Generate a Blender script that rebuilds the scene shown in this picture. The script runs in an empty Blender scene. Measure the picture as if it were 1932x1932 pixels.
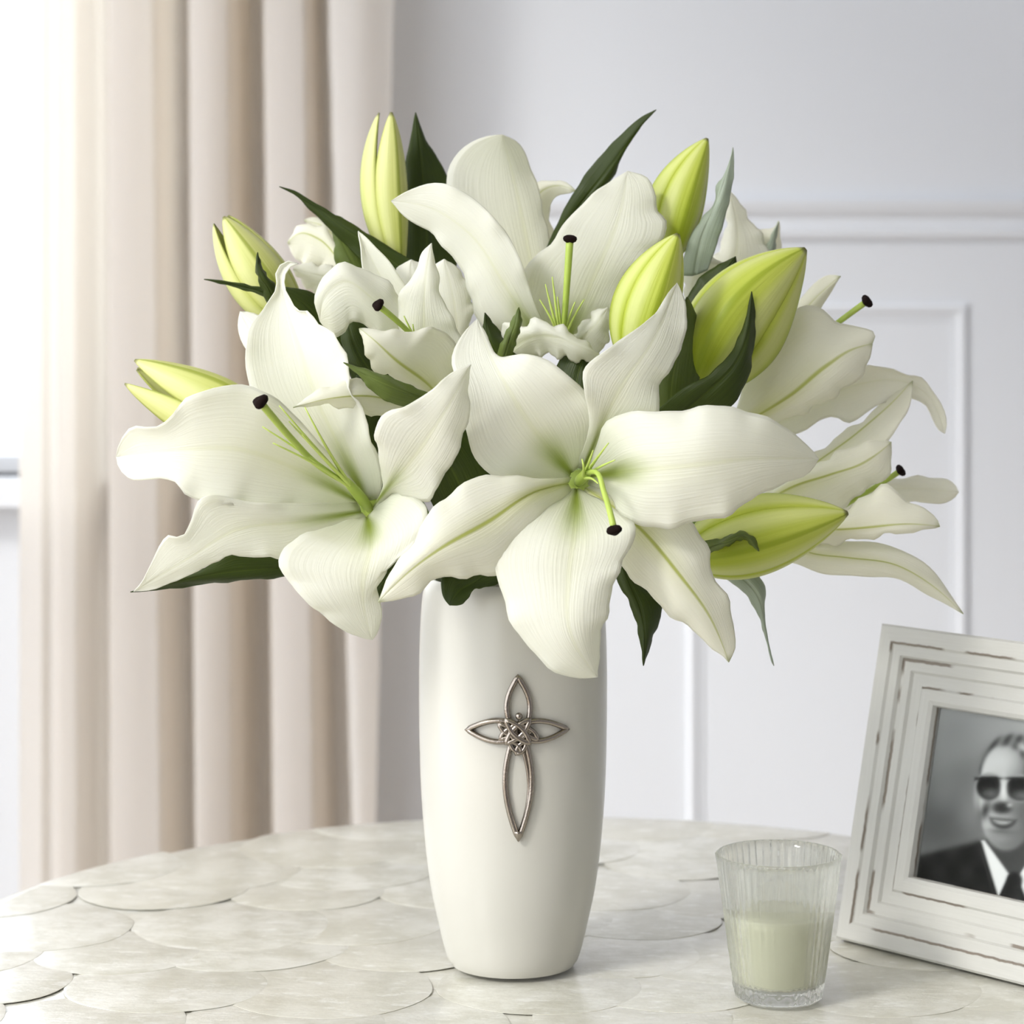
import bpy, bmesh, math, random
import numpy as np
from mathutils import Vector

random.seed(7)
RNG = np.random.default_rng(7)
SC = bpy.context.scene
COL = SC.collection

# ------------------------------------------------------------------ camera
F, CX, HY, H, D = 4923.0, 966.0, 499.0, 0.43, 1.6      # focal length in pixels, principal point, camera height, distance to vase
cam_d = bpy.data.cameras.new('camera')
cam = bpy.data.objects.new('camera', cam_d)
COL.objects.link(cam)
cam.location = (0, -D, H)
cam.rotation_euler = (math.pi / 2, 0, 0)
cam_d.sensor_width = 36
cam_d.lens = F / 1932 * 36
cam_d.shift_y = -(966 - HY) / 1932
cam_d.clip_start = 0.05
cam_d.dof.use_dof = True
cam_d.dof.focus_distance = 1.50
cam_d.dof.aperture_fstop = 9.0
SC.camera = cam

# ------------------------------------------------------------------ sky, sun, exposure
W = bpy.data.worlds.new('sky')
SC.world = W
W.use_nodes = True
bg = W.node_tree.nodes['Background']
bg.inputs[0].default_value = (0.93, 0.96, 1.0, 1)
bg.inputs[1].default_value = 2.7
sun_d = bpy.data.lights.new('sun', 'SUN')
sun_d.energy = 1.75
sun_d.color = (1.0, 0.975, 0.925)
sun_d.angle = math.radians(12)
sun = bpy.data.objects.new('sun', sun_d)
COL.objects.link(sun)
sun.rotation_euler = Vector((0.60, 0.56, -0.57)).to_track_quat('-Z', 'Y').to_euler()
vs = SC.view_settings
vs.view_transform = 'Standard'
vs.look = 'None'
vs.gamma = 1
vs.use_curve_mapping = False
vs.exposure = 0.09
SC.cycles.use_denoising = True
SC.cycles.use_adaptive_sampling = True
SC.cycles.adaptive_threshold = 0.08
SC.cycles.max_bounces = 8
SC.cycles.transmission_bounces = 9
SC.cycles.transparent_max_bounces = 12

# ------------------------------------------------------------------ helpers
def P(x, y, Y):
    """photograph pixel at depth Y (metres behind the vase axis) -> world point"""
    d = Y + D
    return np.stack([(np.asarray(x, float) - CX) * d / F, np.asarray(Y, float) + 0 * d, H - (np.asarray(y, float) - HY) * d / F], -1)

ROOT = {}
def thing(name, label, cat, loc=(0, 0, 0), group=None):
    o = bpy.data.objects.new(name, None)
    o.empty_display_size = 0.02
    COL.objects.link(o)
    o.location = loc
    o['label'] = label
    o['category'] = cat
    if group:
        o['group'] = group
    ROOT[o] = np.array(loc, float)
    return o

def mk(name, verts, faces, mat, parent=None, smooth=True, uvs=None, label=None, kind=None, cat=None, sharp=None):
    org = ROOT[parent] if parent is not None else np.zeros(3)
    me = bpy.data.meshes.new(name)
    v = np.asarray(verts, float) - org
    me.from_pydata(v.tolist(), [], [tuple(int(i) for i in f) for f in faces])
    if uvs is not None:
        uvl = me.uv_layers.new(name='UVMap')
        li = np.empty(len(me.loops), dtype=np.int32)
        me.loops.foreach_get('vertex_index', li)
        uvl.data.foreach_set('uv', np.asarray(uvs, np.float32)[li].ravel())
    bm = bmesh.new(); bm.from_mesh(me)
    bmesh.ops.recalc_face_normals(bm, faces=bm.faces)
    bm.to_mesh(me); bm.free()
    if smooth:
        me.polygons.foreach_set('use_smooth', [True] * len(me.polygons))
        if sharp:
            me.set_sharp_from_angle(angle=math.radians(sharp))
    me.materials.append(mat)
    o = bpy.data.objects.new(name, me)
    COL.objects.link(o)
    if parent is not None:
        o.parent = parent
        ROOT[o] = org
    else:
        ROOT[o] = np.zeros(3)
    if label: o['label'] = label
    if kind: o['kind'] = kind
    if cat: o['category'] = cat
    return o

def box(lo, hi):
    x0, y0, z0 = lo; x1, y1, z1 = hi
    v = [(x0, y0, z0), (x1, y0, z0), (x1, y1, z0), (x0, y1, z0), (x0, y0, z1), (x1, y0, z1), (x1, y1, z1), (x0, y1, z1)]
    f = [(0, 3, 2, 1), (4, 5, 6, 7), (0, 1, 5, 4), (1, 2, 6, 5), (2, 3, 7, 6), (3, 0, 4, 7)]
    return v, f

def join(parts):
    V, Fc = [], []
    for v, f in parts:
        n = len(V)
        V += [tuple(p) for p in v]
        Fc += [tuple(i + n for i in q) for q in f]
    return V, Fc

def spl(pts, n, ts=None):
    """smooth curve through points, n samples, chord-length parameter"""
    p = np.asarray(pts, float)
    d = np.sqrt(((p[1:, :2] - p[:-1, :2]) ** 2).sum(1)) if p.shape[1] == 3 and ts == 'px' else np.sqrt(((p[1:] - p[:-1]) ** 2).sum(1))
    d = np.maximum(d, 1e-9)
    t = np.r_[0, np.cumsum(d)]; t /= t[-1]
    m = np.zeros_like(p)
    if len(p) == 2:
        m[:] = (p[1] - p[0])
    else:
        h = np.diff(t)[:, None]; s = np.diff(p, axis=0) / h
        m[1:-1] = (s[:-1] * h[1:] + s[1:] * h[:-1]) / (h[1:] + h[:-1])
        m[0] = 1.5 * s[0] - .5 * m[1]; m[-1] = 1.5 * s[-1] - .5 * m[-2]
    q = np.linspace(0, 1, n)
    i = np.clip(np.searchsorted(t, q, side='right') - 1, 0, len(p) - 2)
    hh = (t[i + 1] - t[i])[:, None]; u = ((q - t[i]) / (t[i + 1] - t[i]))[:, None]
    return ((2 * u**3 - 3 * u**2 + 1) * p[i] + (u**3 - 2 * u**2 + u) * hh * m[i] + (-2 * u**3 + 3 * u**2) * p[i + 1] + (u**3 - u**2) * hh * m[i + 1])

def tube_geo(pts, rad, n=8, closed=False, flat=1.0):
    p = np.asarray(pts, float); k = len(p)
    rad = np.broadcast_to(np.asarray(rad, float), (k,))
    t = np.gradient(p, axis=0)
    if closed:
        t = np.roll(p, -1, 0) - np.roll(p, 1, 0)
    t /= np.linalg.norm(t, axis=1)[:, None] + 1e-12
    a = np.array([0, 1.0, 0]) if abs(t[0][1]) < .9 else np.array([1.0, 0, 0])
    V = []
    nrm = np.cross(t[0], a); nrm /= np.linalg.norm(nrm)
    for i in range(k):
        nrm = nrm - t[i] * nrm.dot(t[i]); nrm /= np.linalg.norm(nrm) + 1e-12
        b = np.cross(t[i], nrm)
        for j in range(n):
            an = 2 * math.pi * j / n
            V.append(p[i] + rad[i] * (math.cos(an) * nrm + math.sin(an) * b * flat))
    Fc = []
    for i in range(k if closed else k - 1):
        i2 = (i + 1) % k
        for j in range(n):
            j2 = (j + 1) % n
            Fc.append((i * n + j, i * n + j2, i2 * n + j2, i2 * n + j))
    if not closed:
        Fc.append(tuple(range(n))); Fc.append(tuple((k - 1) * n + j for j in range(n)))
    return V, Fc

def tube(name, pts, rad, mat, parent, n=8, **k):
    v, f = tube_geo(pts, rad, n, k.pop('closed', False), k.pop('flat', 1.0))
    uv = None
    return mk(name, v, f, mat, parent, **k)

def lathe_geo(prof, n=64, cx=0, cy=0, mod=None, closed=True):
    """profile of (r, z); r may reach 0 at both ends"""
    V, Fc, rows = [], [], []
    for k, (r, z) in enumerate(prof):
        if r < 1e-6:
            rows.append([len(V)]); V.append((cx, cy, z))
        else:
            row = []
            for j in range(n):
                a = 2 * math.pi * j / n
                rr = r if mod is None else r + mod(k, a, r, z)
                row.append(len(V)); V.append((cx + rr * math.cos(a), cy + rr * math.sin(a), z))
            rows.append(row)
    for A, B in zip(rows[:-1], rows[1:]):
        for j in range(n):
            j2 = (j + 1) % n
            if len(A) == 1 and len(B) > 1: Fc.append((A[0], B[j], B[j2]))
            elif len(B) == 1 and len(A) > 1: Fc.append((A[j], A[j2], B[0]))
            elif len(A) > 1: Fc.append((A[j], A[j2], B[j2], B[j]))
    return V, Fc

# ------------------------------------------------------------------ materials
class N:
    def __init__(s, name):
        s.m = bpy.data.materials.new(name); s.m.use_nodes = True
        s.t = s.m.node_tree; s.t.nodes.clear()
        s.out = s.t.nodes.new('ShaderNodeOutputMaterial')
    def n(s, typ, props=None, **ins):
        nd = s.t.nodes.new('ShaderNode' + typ)
        for k, v in (props or {}).items(): setattr(nd, k, v)
        for k, v in ins.items():
            k = int(k[1:]) if k[0] == 'i' and k[1:].isdigit() else k.replace('_', ' ')
            s.set(nd.inputs[k], v)
        return nd
    def set(s, sock, v):
        if isinstance(v, bpy.types.NodeSocket): s.t.links.new(v, sock)
        elif isinstance(v, bpy.types.Node): s.t.links.new(v.outputs[0], sock)
        else:
            if sock.type == 'RGBA' and len(v) == 3: v = (*v, 1)
            sock.default_value = v
    def math(s, op, a, b=0.0, c=0.0, clamp=False):
        nd = s.n('Math', {'operation': op, 'use_clamp': clamp}, i0=a, i1=b, i2=c); return nd.outputs[0]
    def mix(s, f, a, b, mode='MIX'):
        nd = s.t.nodes.new('ShaderNodeMix'); nd.data_type = 'RGBA'; nd.blend_type = mode; nd.clamp_factor = True
        s.set(nd.inputs[0], f); s.set(nd.inputs[6], a); s.set(nd.inputs[7], b); return nd.outputs[2]
    def ss(s, x, lo, hi, a=0.0, b=1.0):
        nd = s.n('MapRange', {'interpolation_type': 'SMOOTHSTEP'}, i0=x, i1=lo, i2=hi, i3=a, i4=b); return nd.outputs[0]
    def noise(s, vec, scale, detail=2.0, rough=.5):
        nd = s.n('TexNoise', None, Scale=scale, Detail=detail, Roughness=rough)
        if vec is not None: s.set(nd.inputs['Vector'], vec)
        return nd.outputs[0]
    def mapv(s, vec, scale):
        return s.n('Mapping', None, Vector=vec, Scale=scale).outputs[0]
    def prin(s, **k):
        return s.n('BsdfPrincipled', None, **k)
    def done(s, sh):
        s.set(s.out.inputs[0], sh.outputs[0] if isinstance(sh, bpy.types.Node) else sh); return s.m

def plain(name, col, rough=.6, metal=0.0, spec=.4, var=.04, scale=30, bump=0.0):
    k = N(name)
    co = k.n('TexCoord').outputs['Object']
    no = k.noise(co, scale, 4)
    c = k.mix(no, tuple(x * (1 - var) for x in col), tuple(min(1, x * (1 + var)) for x in col))
    p = k.prin(Base_Color=c, Roughness=rough, Metallic=metal)
    p.inputs['Specular IOR Level'].default_value = spec
    if bump:
        b = k.n('Bump', None, Strength=bump, Distance=.002, Height=k.noise(co, scale * 6, 3)); k.set(p.inputs['Normal'], b)
    return k.done(p)

def petal_mat(name, white, rib, rib_s, throat, throat_s, edge_tip=0.0):
    k = N(name)
    uv = k.n('UVMap').outputs[0]
    sx = k.n('SeparateXYZ', None, Vector=uv)
    u, v = sx.outputs[0], sx.outputs[1]
    av = k.math('ABSOLUTE', k.math('SUBTRACT', v, .5))           # 0 rib .. 0.5 edge
    streak = k.noise(k.mapv(uv, (2.5, 42, 1)), 1.0, 3)
    soft = k.noise(k.n('TexCoord').outputs['Object'], 40, 2)
    c = k.mix(k.math('MULTIPLY', streak, .30), white, (.92, .92, .84))
    c = k.mix(k.math('MULTIPLY', soft, .25), c, (.95, .94, .86))
    # pale yellow-green wash along the rib, strongest toward the base
    wash = k.math('MULTIPLY', k.ss(av, 0, .26, 1, 0), k.ss(u, .0, .85, 1, .12))
    c = k.mix(k.math('MULTIPLY', wash, .42 * rib_s + .12), c, (.78, .80, .38))
    line = k.math('MULTIPLY', k.ss(av, .006, .036, 1, 0), k.ss(u, .5, 1.0, 1, .6))
    c = k.mix(k.math('MULTIPLY', line, rib_s), c, rib)
    th = k.math('MULTIPLY', k.ss(u, .05, .34, 1, 0), k.ss(av, .02, .20, 1, .18))
    c = k.mix(k.math('MULTIPLY', th, throat_s), c, throat)
    if edge_tip:
        c = k.mix(k.ss(u, .955, 1.0, 0, edge_tip), c, (.34, .40, .12))
    b = k.n('Bump', None, Strength=.27, Distance=.0018, Height=streak)
    p = k.prin(Base_Color=c, Roughness=.48, Normal=b)
    p.inputs['Specular IOR Level'].default_value = .28
    tr = k.n('BsdfTranslucent', None, Color=k.mix(.55, c, (.90, .90, .62)), Normal=b)
    return k.done(k.n('MixShader', None, i0=.46, i1=p.outputs[0], i2=tr.outputs[0]))

WHITE = (.93, .935, .905)
M_PET = petal_mat('petal_white', WHITE, (.70, .73, .36), .16, (.30, .40, .03), .95)
M_OUT = petal_mat('petal_outer', (.955, .95, .90), (.50, .55, .12), .95, (.62, .66, .22), .45, .55)
M_PALE = petal_mat('petal_pale', (.96, .96, .945), (.70, .72, .40), .15, (.6, .66, .3), .25)

def leaf_mat(name, dark, light, rough=.35, spec=.45):
    k = N(name)
    uv = k.n('UVMap').outputs[0]
    sx = k.n('SeparateXYZ', None, Vector=uv)
    av = k.math('ABSOLUTE', k.math('SUBTRACT', sx.outputs[1], .5))
    vein = k.noise(k.mapv(uv, (1.6, 34, 1)), 1.0, 3)
    so = k.noise(k.n('TexCoord').outputs['Object'], 35, 2)
    c = k.mix(vein, dark, light)
    c = k.mix(k.math('MULTIPLY', so, .35), c, tuple(x * .6 for x in dark))
    c = k.mix(k.math('MULTIPLY', k.ss(av, .004, .03, 1, 0), .45), c, tuple(min(1, x * 1.5) for x in light))
    b = k.n('Bump', None, Strength=.35, Distance=.0015, Height=vein)
    p = k.prin(Base_Color=c, Roughness=rough, Normal=b)
    p.inputs['Specular IOR Level'].default_value = spec
    tr = k.n('BsdfTranslucent', None, Color=k.mix(.5, c, (.20, .30, .01)), Normal=b)
    return k.done(k.n('MixShader', None, i0=.16, i1=p.outputs[0], i2=tr.outputs[0]))

M_LEAF = leaf_mat('leaf_dark', (.020, .036, .004), (.060, .088, .008), .42, .32)
M_LEAFM = leaf_mat('leaf_mid', (.095, .140, .025), (.18, .235, .050))
M_LEAFP = leaf_mat('leaf_pale_underside', (.34, .42, .31), (.52, .58, .48), .4, .5)

def bud_mat(name, base, tipc, rib):
    k = N(name)
    uv = k.n('UVMap').outputs[0]
    sx = k.n('SeparateXYZ', None, Vector=uv)
    u, v = sx.outputs[0], sx.outputs[1]
    av = k.math('ABSOLUTE', k.math('SUBTRACT', v, .5))
    st = k.noise(k.mapv(uv, (2.0, 30, 1)), 1.0, 3)
    c = k.mix(k.ss(u, .1, .9), base, tipc)
    c = k.mix(k.math('MULTIPLY', st, .45), c, tuple(x * .82 for x in base))
    pale = k.math('MULTIPLY', k.ss(av, .10, .28), k.ss(av, .34, .46, 1, 0))
    c = k.mix(k.math('MULTIPLY', pale, .42), c, (.84, .85, .46))
    c = k.mix(k.math('MULTIPLY', k.ss(av, .012, .055, 1, 0), .75), c, rib)
    c = k.mix(k.math('MULTIPLY', k.ss(av, .46, .495), .6), c, rib)
    c = k.mix(k.ss(u, .965, .995, 0, .8), c, (.16, .15, .06))
    b = k.n('Bump', None, Strength=.2, Distance=.0015, Height=st)
    p = k.prin(Base_Color=c, Roughness=.42, Normal=b)
    p.inputs['Specular IOR Level'].default_value = .35
    tr = k.n('BsdfTranslucent', None, Color=c, Normal=b)
    return k.done(k.n('MixShader', None, i0=.18, i1=p.outputs[0], i2=tr.outputs[0]))

M_BUDC = bud_mat('bud_cream', (.60, .65, .16), (.74, .76, .30), (.30, .36, .03))
M_BUDG = bud_mat('bud_lime', (.43, .52, .035), (.66, .74, .13), (.33, .42, .02))
M_STEM = plain('stem_green', (.16, .25, .05), .5, var=.2, scale=60)
M_FIL = plain('filament_green', (.55, .68, .16), .45, var=.12, scale=120)
M_STYLE = plain('style_green', (.42, .55, .10), .42, var=.12, scale=120)
M_STIG = plain('stigma_brown', (.012, .006, .005), .7, spec=.08, var=.4, scale=400, bump=.4)
M_TIP = plain('filament_tip', (.20, .19, .07), .6, var=.2, scale=200)

M_WALL = plain('wall_paint', (.735, .760, .805), .55, spec=.3, var=.012, scale=3)
M_TRIM = plain('trim_paint', (.745, .770, .815), .45, spec=.35, var=.01, scale=3)
M_CEIL = plain('ceiling_paint', (.82, .82, .82), .8, var=.01, scale=3)
M_WALL2 = plain('wall_grey_bounce_cut', (.42, .42, .43), .6, spec=.3, var=.012, scale=3)  # grey invented for unseen walls, cuts bounce light on the vase's right side
M_FLOOR = plain('floor_wood', (.45, .36, .27), .5, var=.15, scale=8)

def curtain_mat():
    k = N('curtain_linen')
    co = k.n('TexCoord').outputs['Object']
    no = k.noise(k.mapv(co, (400, 400, 12)), 1.0, 2)
    c = k.mix(no, (.76, .755, .765), (.79, .785, .795))
    p = k.prin(Base_Color=c, Roughness=.8)
    p.inputs['Specular IOR Level'].default_value = .15
    tr = k.n('BsdfTranslucent', None, Color=(.93, .84, .71))
    return k.done(k.n('MixShader', None, i0=.50, i1=p.outputs[0], i2=tr.outputs[0]))
M_CURT = curtain_mat()

def vase_mat():
    k = N('vase_ceramic')
    co = k.n('TexCoord').outputs['Object']
    c = k.mix(k.noise(co, 14, 2), (.555, .540, .485), (.585, .570, .515))
    p = k.prin(Base_Color=c, Roughness=.30)
    p.inputs['Specular IOR Level'].default_value = .45
    p.inputs['Coat Weight'].default_value = .25
    p.inputs['Coat Roughness'].default_value = .2
    return k.done(p)
M_VASE = vase_mat()
M_PEWT = plain('pewter', (.34, .30, .26), .16, metal=1.0, var=.15, scale=150, bump=.08)

def shell_mat():
    k = N('capiz_shell')
    co = k.n('TexCoord').outputs['Object']
    oi = k.n('ObjectInfo').outputs['Random']
    sh = k.n('VectorMath', {'operation': 'ADD'}, i0=co, i1=k.n('CombineXYZ', None, X=k.math('MULTIPLY', oi, 7.0), Y=oi))
    n1 = k.noise(sh.outputs[0], 30, 6, .65)
    n2 = k.noise(k.mapv(sh.outputs[0], (1, 2.4, 1)), 48, 6, .7)
    c = k.mix(k.ss(n1, .34, .66), (.58, .565, .48), (.78, .77, .705))
    c = k.mix(k.ss(oi, 0, 1, 0, .5), c, (.62, .595, .50))
    c = k.mix(k.ss(n2, .52, .72, 0, .45), c, (.55, .525, .43))
    c = k.mix(k.ss(n2, .46, .32, 0, .75), c, (.87, .865, .82))
    b = k.n('Bump', None, Strength=.40, Distance=.002, Height=n2)
    p = k.prin(Base_Color=c, Roughness=.30, Normal=b)
    p.inputs['Specular IOR Level'].default_value = .45
    p.inputs['Coat Weight'].default_value = .55
    p.inputs['Coat Roughness'].default_value = .12
    return k.done(p)
M_SHELL = shell_mat()
M_GROUT = plain('table_resin', (.66, .63, .55), .4, var=.08, scale=40)

def glass_mat(name, tint, rough=.02):
    k = N(name)
    p = k.prin(Base_Color=tint, Roughness=rough, IOR=1.45)
    p.inputs['Transmission Weight'].default_value = 1.0
    hz = k.n('BsdfTranslucent', None, Color=(.95, .96, .92))           # slight frosting of pressed glass
    t = k.n('BsdfTransparent', None, Color=(.98, .985, .97))
    a = k.n('MixShader', None, i0=.32, i1=p.outputs[0], i2=t.outputs[0])
    return k.done(k.n('MixShader', None, i0=.10, i1=a.outputs[0], i2=hz.outputs[0]))
M_GLASS = glass_mat('clear_glass', (.97, .98, .95))

def pane_mat():
    k = N('window_glass')
    g = k.n('BsdfGlossy', None, Roughness=.01)
    t = k.n('BsdfTransparent', None, Color=(.97, .98, .98))
    return k.done(k.n('MixShader', None, i0=.02, i1=t.outputs[0], i2=g.outputs[0]))
M_PANE = pane_mat()

def wax_mat():
    k = N('candle_wax')
    co = k.n('TexCoord').outputs['Object']
    c = k.mix(k.noise(co, 60, 3), (.66, .66, .51), (.72, .72, .58))
    p = k.prin(Base_Color=c, Roughness=.45)
    tr = k.n('BsdfTranslucent', None, Color=(.85, .83, .62))
    return k.done(k.n('MixShader', None, i0=.25, i1=p.outputs[0], i2=tr.outputs[0]))
M_WAX = wax_mat()
M_WICK = plain('wick', (.75, .72, .65), .9)

def frame_mat():
    k = N('frame_distressed_white')
    uv = k.n('UVMap').outputs[0]
    sx = k.n('SeparateXYZ', None, Vector=uv)
    u, v = sx.outputs[0], sx.outputs[1]
    base = k.mix(k.noise(k.mapv(uv, (8, 60, 1)), 1.0, 3), (.55, .545, .51), (.63, .625, .59))
    tot = None
    for pos, seed, thr, wid in ((.075, 3.1, .50, .016), (.34, 9.7, .47, .012), (.50, 5.3, .45, .014), (.74, 14.2, .50, .012), (.955, 21.5, .42, .012)):
        wob = k.math('MULTIPLY', k.math('SUBTRACT', k.noise(k.n('CombineXYZ', None, X=k.math('MULTIPLY', u, 40.0), Y=seed).outputs[0], 1.0, 2), .5), .02)
        d = k.math('ABSOLUTE', k.math('SUBTRACT', k.math('ADD', v, wob), pos))
        line = k.ss(d, wid * .7, wid * 1.5, 1, 0)
        on = k.ss(k.noise(k.n('CombineXYZ', None, X=k.math('MULTIPLY', u, 4.5), Y=seed * 2).outputs[0], 1.0, 2), thr, thr + .06)
        a = k.math('MULTIPLY', line, on)
        tot = a if tot is None else k.math('MAXIMUM', tot, a)
    c = k.mix(k.math('MULTIPLY', tot, .85), base, (.17, .13, .095))
    p = k.prin(Base_Color=c, Roughness=.45)
    return k.done(p)
M_FRAME = frame_mat()
M_FBACK = plain('frame_backing', (.10, .085, .07), .8)

def print_mat():
    k = N('photo_print')
    a = k.n('VertexColor', {'layer_name': 'print'})
    p = k.prin(Base_Color=a.outputs[0], Roughness=.5)
    p.inputs['Specular IOR Level'].default_value = .08
    return k.done(p)
M_PRINT = print_mat()

# ------------------------------------------------------------------ room
YW = 1.35                                  # face of the back wall
def wx(x, Y=YW): return float(P(x, 0, Y)[0])
def wz(y, Y=YW): return float(P(0, y, Y)[2])
FLOOR_Z, CEIL_Z = -0.745, 2.35
v, f = box((-3.4, -4.2, FLOOR_Z - .05), (1.75, YW + .2, FLOOR_Z)); mk('floor', v, f, M_FLOOR, kind='structure', smooth=False)
v, f = box((-1.75, -3.3, CEIL_Z), (1.75, YW + .2, CEIL_Z + .05)); mk('ceiling', v, f, M_CEIL, kind='structure', smooth=False)  # unseen; added to dim the room, edge and height let the sun pass under
WX0, WX1, WZ0, WZ1 = -1.55, wx(238), wz(900), 1.55      # window opening
v, f = join([box((-3.4, YW, FLOOR_Z), (WX0, YW + .18, CEIL_Z)), box((WX1, YW, FLOOR_Z), (1.7, YW + .18, CEIL_Z)),
             box((WX0, YW, FLOOR_Z), (WX1, YW + .18, WZ0)), box((WX0, YW, WZ1), (WX1, YW + .18, CEIL_Z))])
mk('wall_back', v, f, M_WALL, kind='structure', smooth=False)
v, f = box((1.6, -3.15, FLOOR_Z), (1.72, YW + .1, CEIL_Z)); mk('wall_right', v, f, M_WALL2, kind='structure', smooth=False)  # out of view; grey tone weakens bounce onto the vase

v, f = box((-.95, -3.3, FLOOR_Z), (1.75, -3.15, CEIL_Z)); mk('wall_front_fill_block', v, f, M_WALL2, kind='structure', smooth=False)  # added unseen behind the camera to reduce front fill light

v, f = box((-2.0, .30, FLOOR_Z), (-1.88, YW + .02, CEIL_Z)); mk('wall_left_sky_block', v, f, M_WALL, kind='structure', smooth=False)  # added unseen partial wall, blocks side sky light from the curtain front

win = bpy.data.objects.new('window_1', None); COL.objects.link(win); win['kind'] = 'structure'; win.location = ((WX0 + WX1) / 2, YW + .1, WZ0); ROOT[win] = np.array(win.location)
fw = .05
for nm, lo, hi in (('frame_stile', (WX0, YW + .06, WZ0), (WX0 + fw, YW + .13, WZ1)), ('frame_stile', (WX1 - fw, YW + .06, WZ0), (WX1, YW + .13, WZ1)),
                   ('frame_rail', (WX0 + fw, YW + .06, WZ0), (WX1 - fw, YW + .13, WZ0 + .02)), ('frame_rail', (WX0 + fw, YW + .06, WZ1 - fw), (WX1 - fw, YW + .13, WZ1)),
                   ('mullion', ((WX0 + WX1) / 2 - .02, YW + .07, WZ0 + fw), ((WX0 + WX1) / 2 + .02, YW + .12, WZ1 - fw))):
    v, f = box(lo, hi); mk(nm, v, f, M_TRIM, win, smooth=False)
xm = (WX0 + WX1) / 2
for a, b in ((WX0 + fw, xm - .02), (xm + .02, WX1 - fw)):
    v, f = box((a, YW + .09, WZ0 + .02), (b, YW + .094, WZ1 - fw)); mk('pane', v, f, M_PANE, win, smooth=False)
v, f = box((WX0 - .03, YW - .045, WZ0 - .03), (WX1 + .03, YW + .06, WZ0)); mk('window_sill', v, f, M_TRIM, win, smooth=False)

def sweep_rect(name, x0, x1, z0, z1, prof, Y, mat):
    """mitred moulding ring on the back wall; prof = (inset, proud)"""
    V, Fc = [], []
    for ins, pr in prof:
        V += [(x0 + ins, Y - pr, z0 + ins), (x1 - ins, Y - pr, z0 + ins), (x1 - ins, Y - pr, z1 - ins), (x0 + ins, Y - pr, z1 - ins)]
    n = len(prof)
    for k in range(n - 1):
        for j in range(4):
            j2 = (j + 1) % 4
            Fc.append((k * 4 + j, k * 4 + j2, (k + 1) * 4 + j2, (k + 1) * 4 + j))
    return mk(name, V, Fc, mat, kind='structure', smooth=False)

# chair rail: stepped profile extruded along the wall, right of the curtain and behind it
def rail(name, x0, x1, prof):
    V, Fc = [], []
    n = len(prof)
    for x in (x0, x1):
        V += [(x, YW - pr, z) for pr, z in prof]
    for k in range(n - 1):
        Fc.append((k, k + 1, n + k + 1, n + k))
    Fc += [tuple(range(n)), tuple(range(n, 2 * n))]
    return mk(name, V, Fc, mat=M_TRIM, kind='structure', smooth=False)
r0, r1 = wz(378), wz(452)
rail('trim_1', WX1 + .02, 1.6, [(-.01, r1), (.005, r1), (.008, r1 + .005), (.008, r1 + .012), (.004, r1 + .016), (.004, r0 - .02), (.010, r0 - .013), (.013, r0 - .004), (.013, r0), (-.01, r0)])
MOULD = [(0, -.005), (0, .003), (.004, .0055), (.009, .0055), (.013, .002), (.018, .002), (.018, -.005)]
pt = wz(572)
gap = .115
pw = wx(1826) - wx(1296)
for i in range(-1, 3):
    a = wx(1296) + i * (pw + gap)
    if a > WX1 + .25 or i >= 0:
        b = min(a + pw, 1.58)
        if b - a > .15:
            sweep_rect('trim_%d' % (i + 3), a, b, FLOOR_Z + .22, pt, MOULD, YW, M_TRIM)
v, f = box((-3.0, YW - .014, FLOOR_Z), (1.6, YW + .01, FLOOR_Z + .11)); mk('baseboard_back', v, f, M_TRIM, kind='structure', smooth=False)

# ------------------------------------------------------------------ curtain
YC = 1.225
def curtain():
    root = thing('curtain', 'long cream curtain hanging in vertical folds beside the bright window', 'curtain', (wx(380, YC), YC, FLOOR_Z + .02))
    nx, nz = 420, 26
    V, uv = [], []
    zs = np.linspace(FLOOR_Z + .02, 1.60, nz)
    for z in zs:
        yy = HY + (H - z) * F / (YC + D)                       # pixel row of this height
        s = np.clip(yy / 1600, -.6, 2.2)
        lo, hi = 34, 742 - 34 * min(s, 1.3)
        cen = [(98, 12, .012), (177 + 3 * s, 20, .075), (326 + 14 * s, 22, .100), (468 + 14 * s, 21 + 5 * s, .100), (600 + 36 * s, 14 + 11 * s, .090)]
        xs = np.linspace(lo, hi, nx)
        y = np.full(nx, YC) + .004 * np.sin(xs / 37 + s)
        prev = lo
        for c, w, a in cen:
            t = (xs - c) / w
            t = np.where(t < 0, t / 1.2, t / 1.0)
            y += a * np.exp(-np.abs(t) ** 4.0)
        # rounded outward humps
        y -= .004 * np.cos((xs - 247) / 145 * 2 * np.pi)
        for i in range(nx):
            V.append(((xs[i] - CX) * (YC + D) / F, y[i], z))
    Fc = [(r * nx + i, r * nx + i + 1, (r + 1) * nx + i + 1, (r + 1) * nx + i) for r in range(nz - 1) for i in range(nx - 1)]
    mk('drape', V, Fc, M_CURT, root)
curtain()

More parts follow.
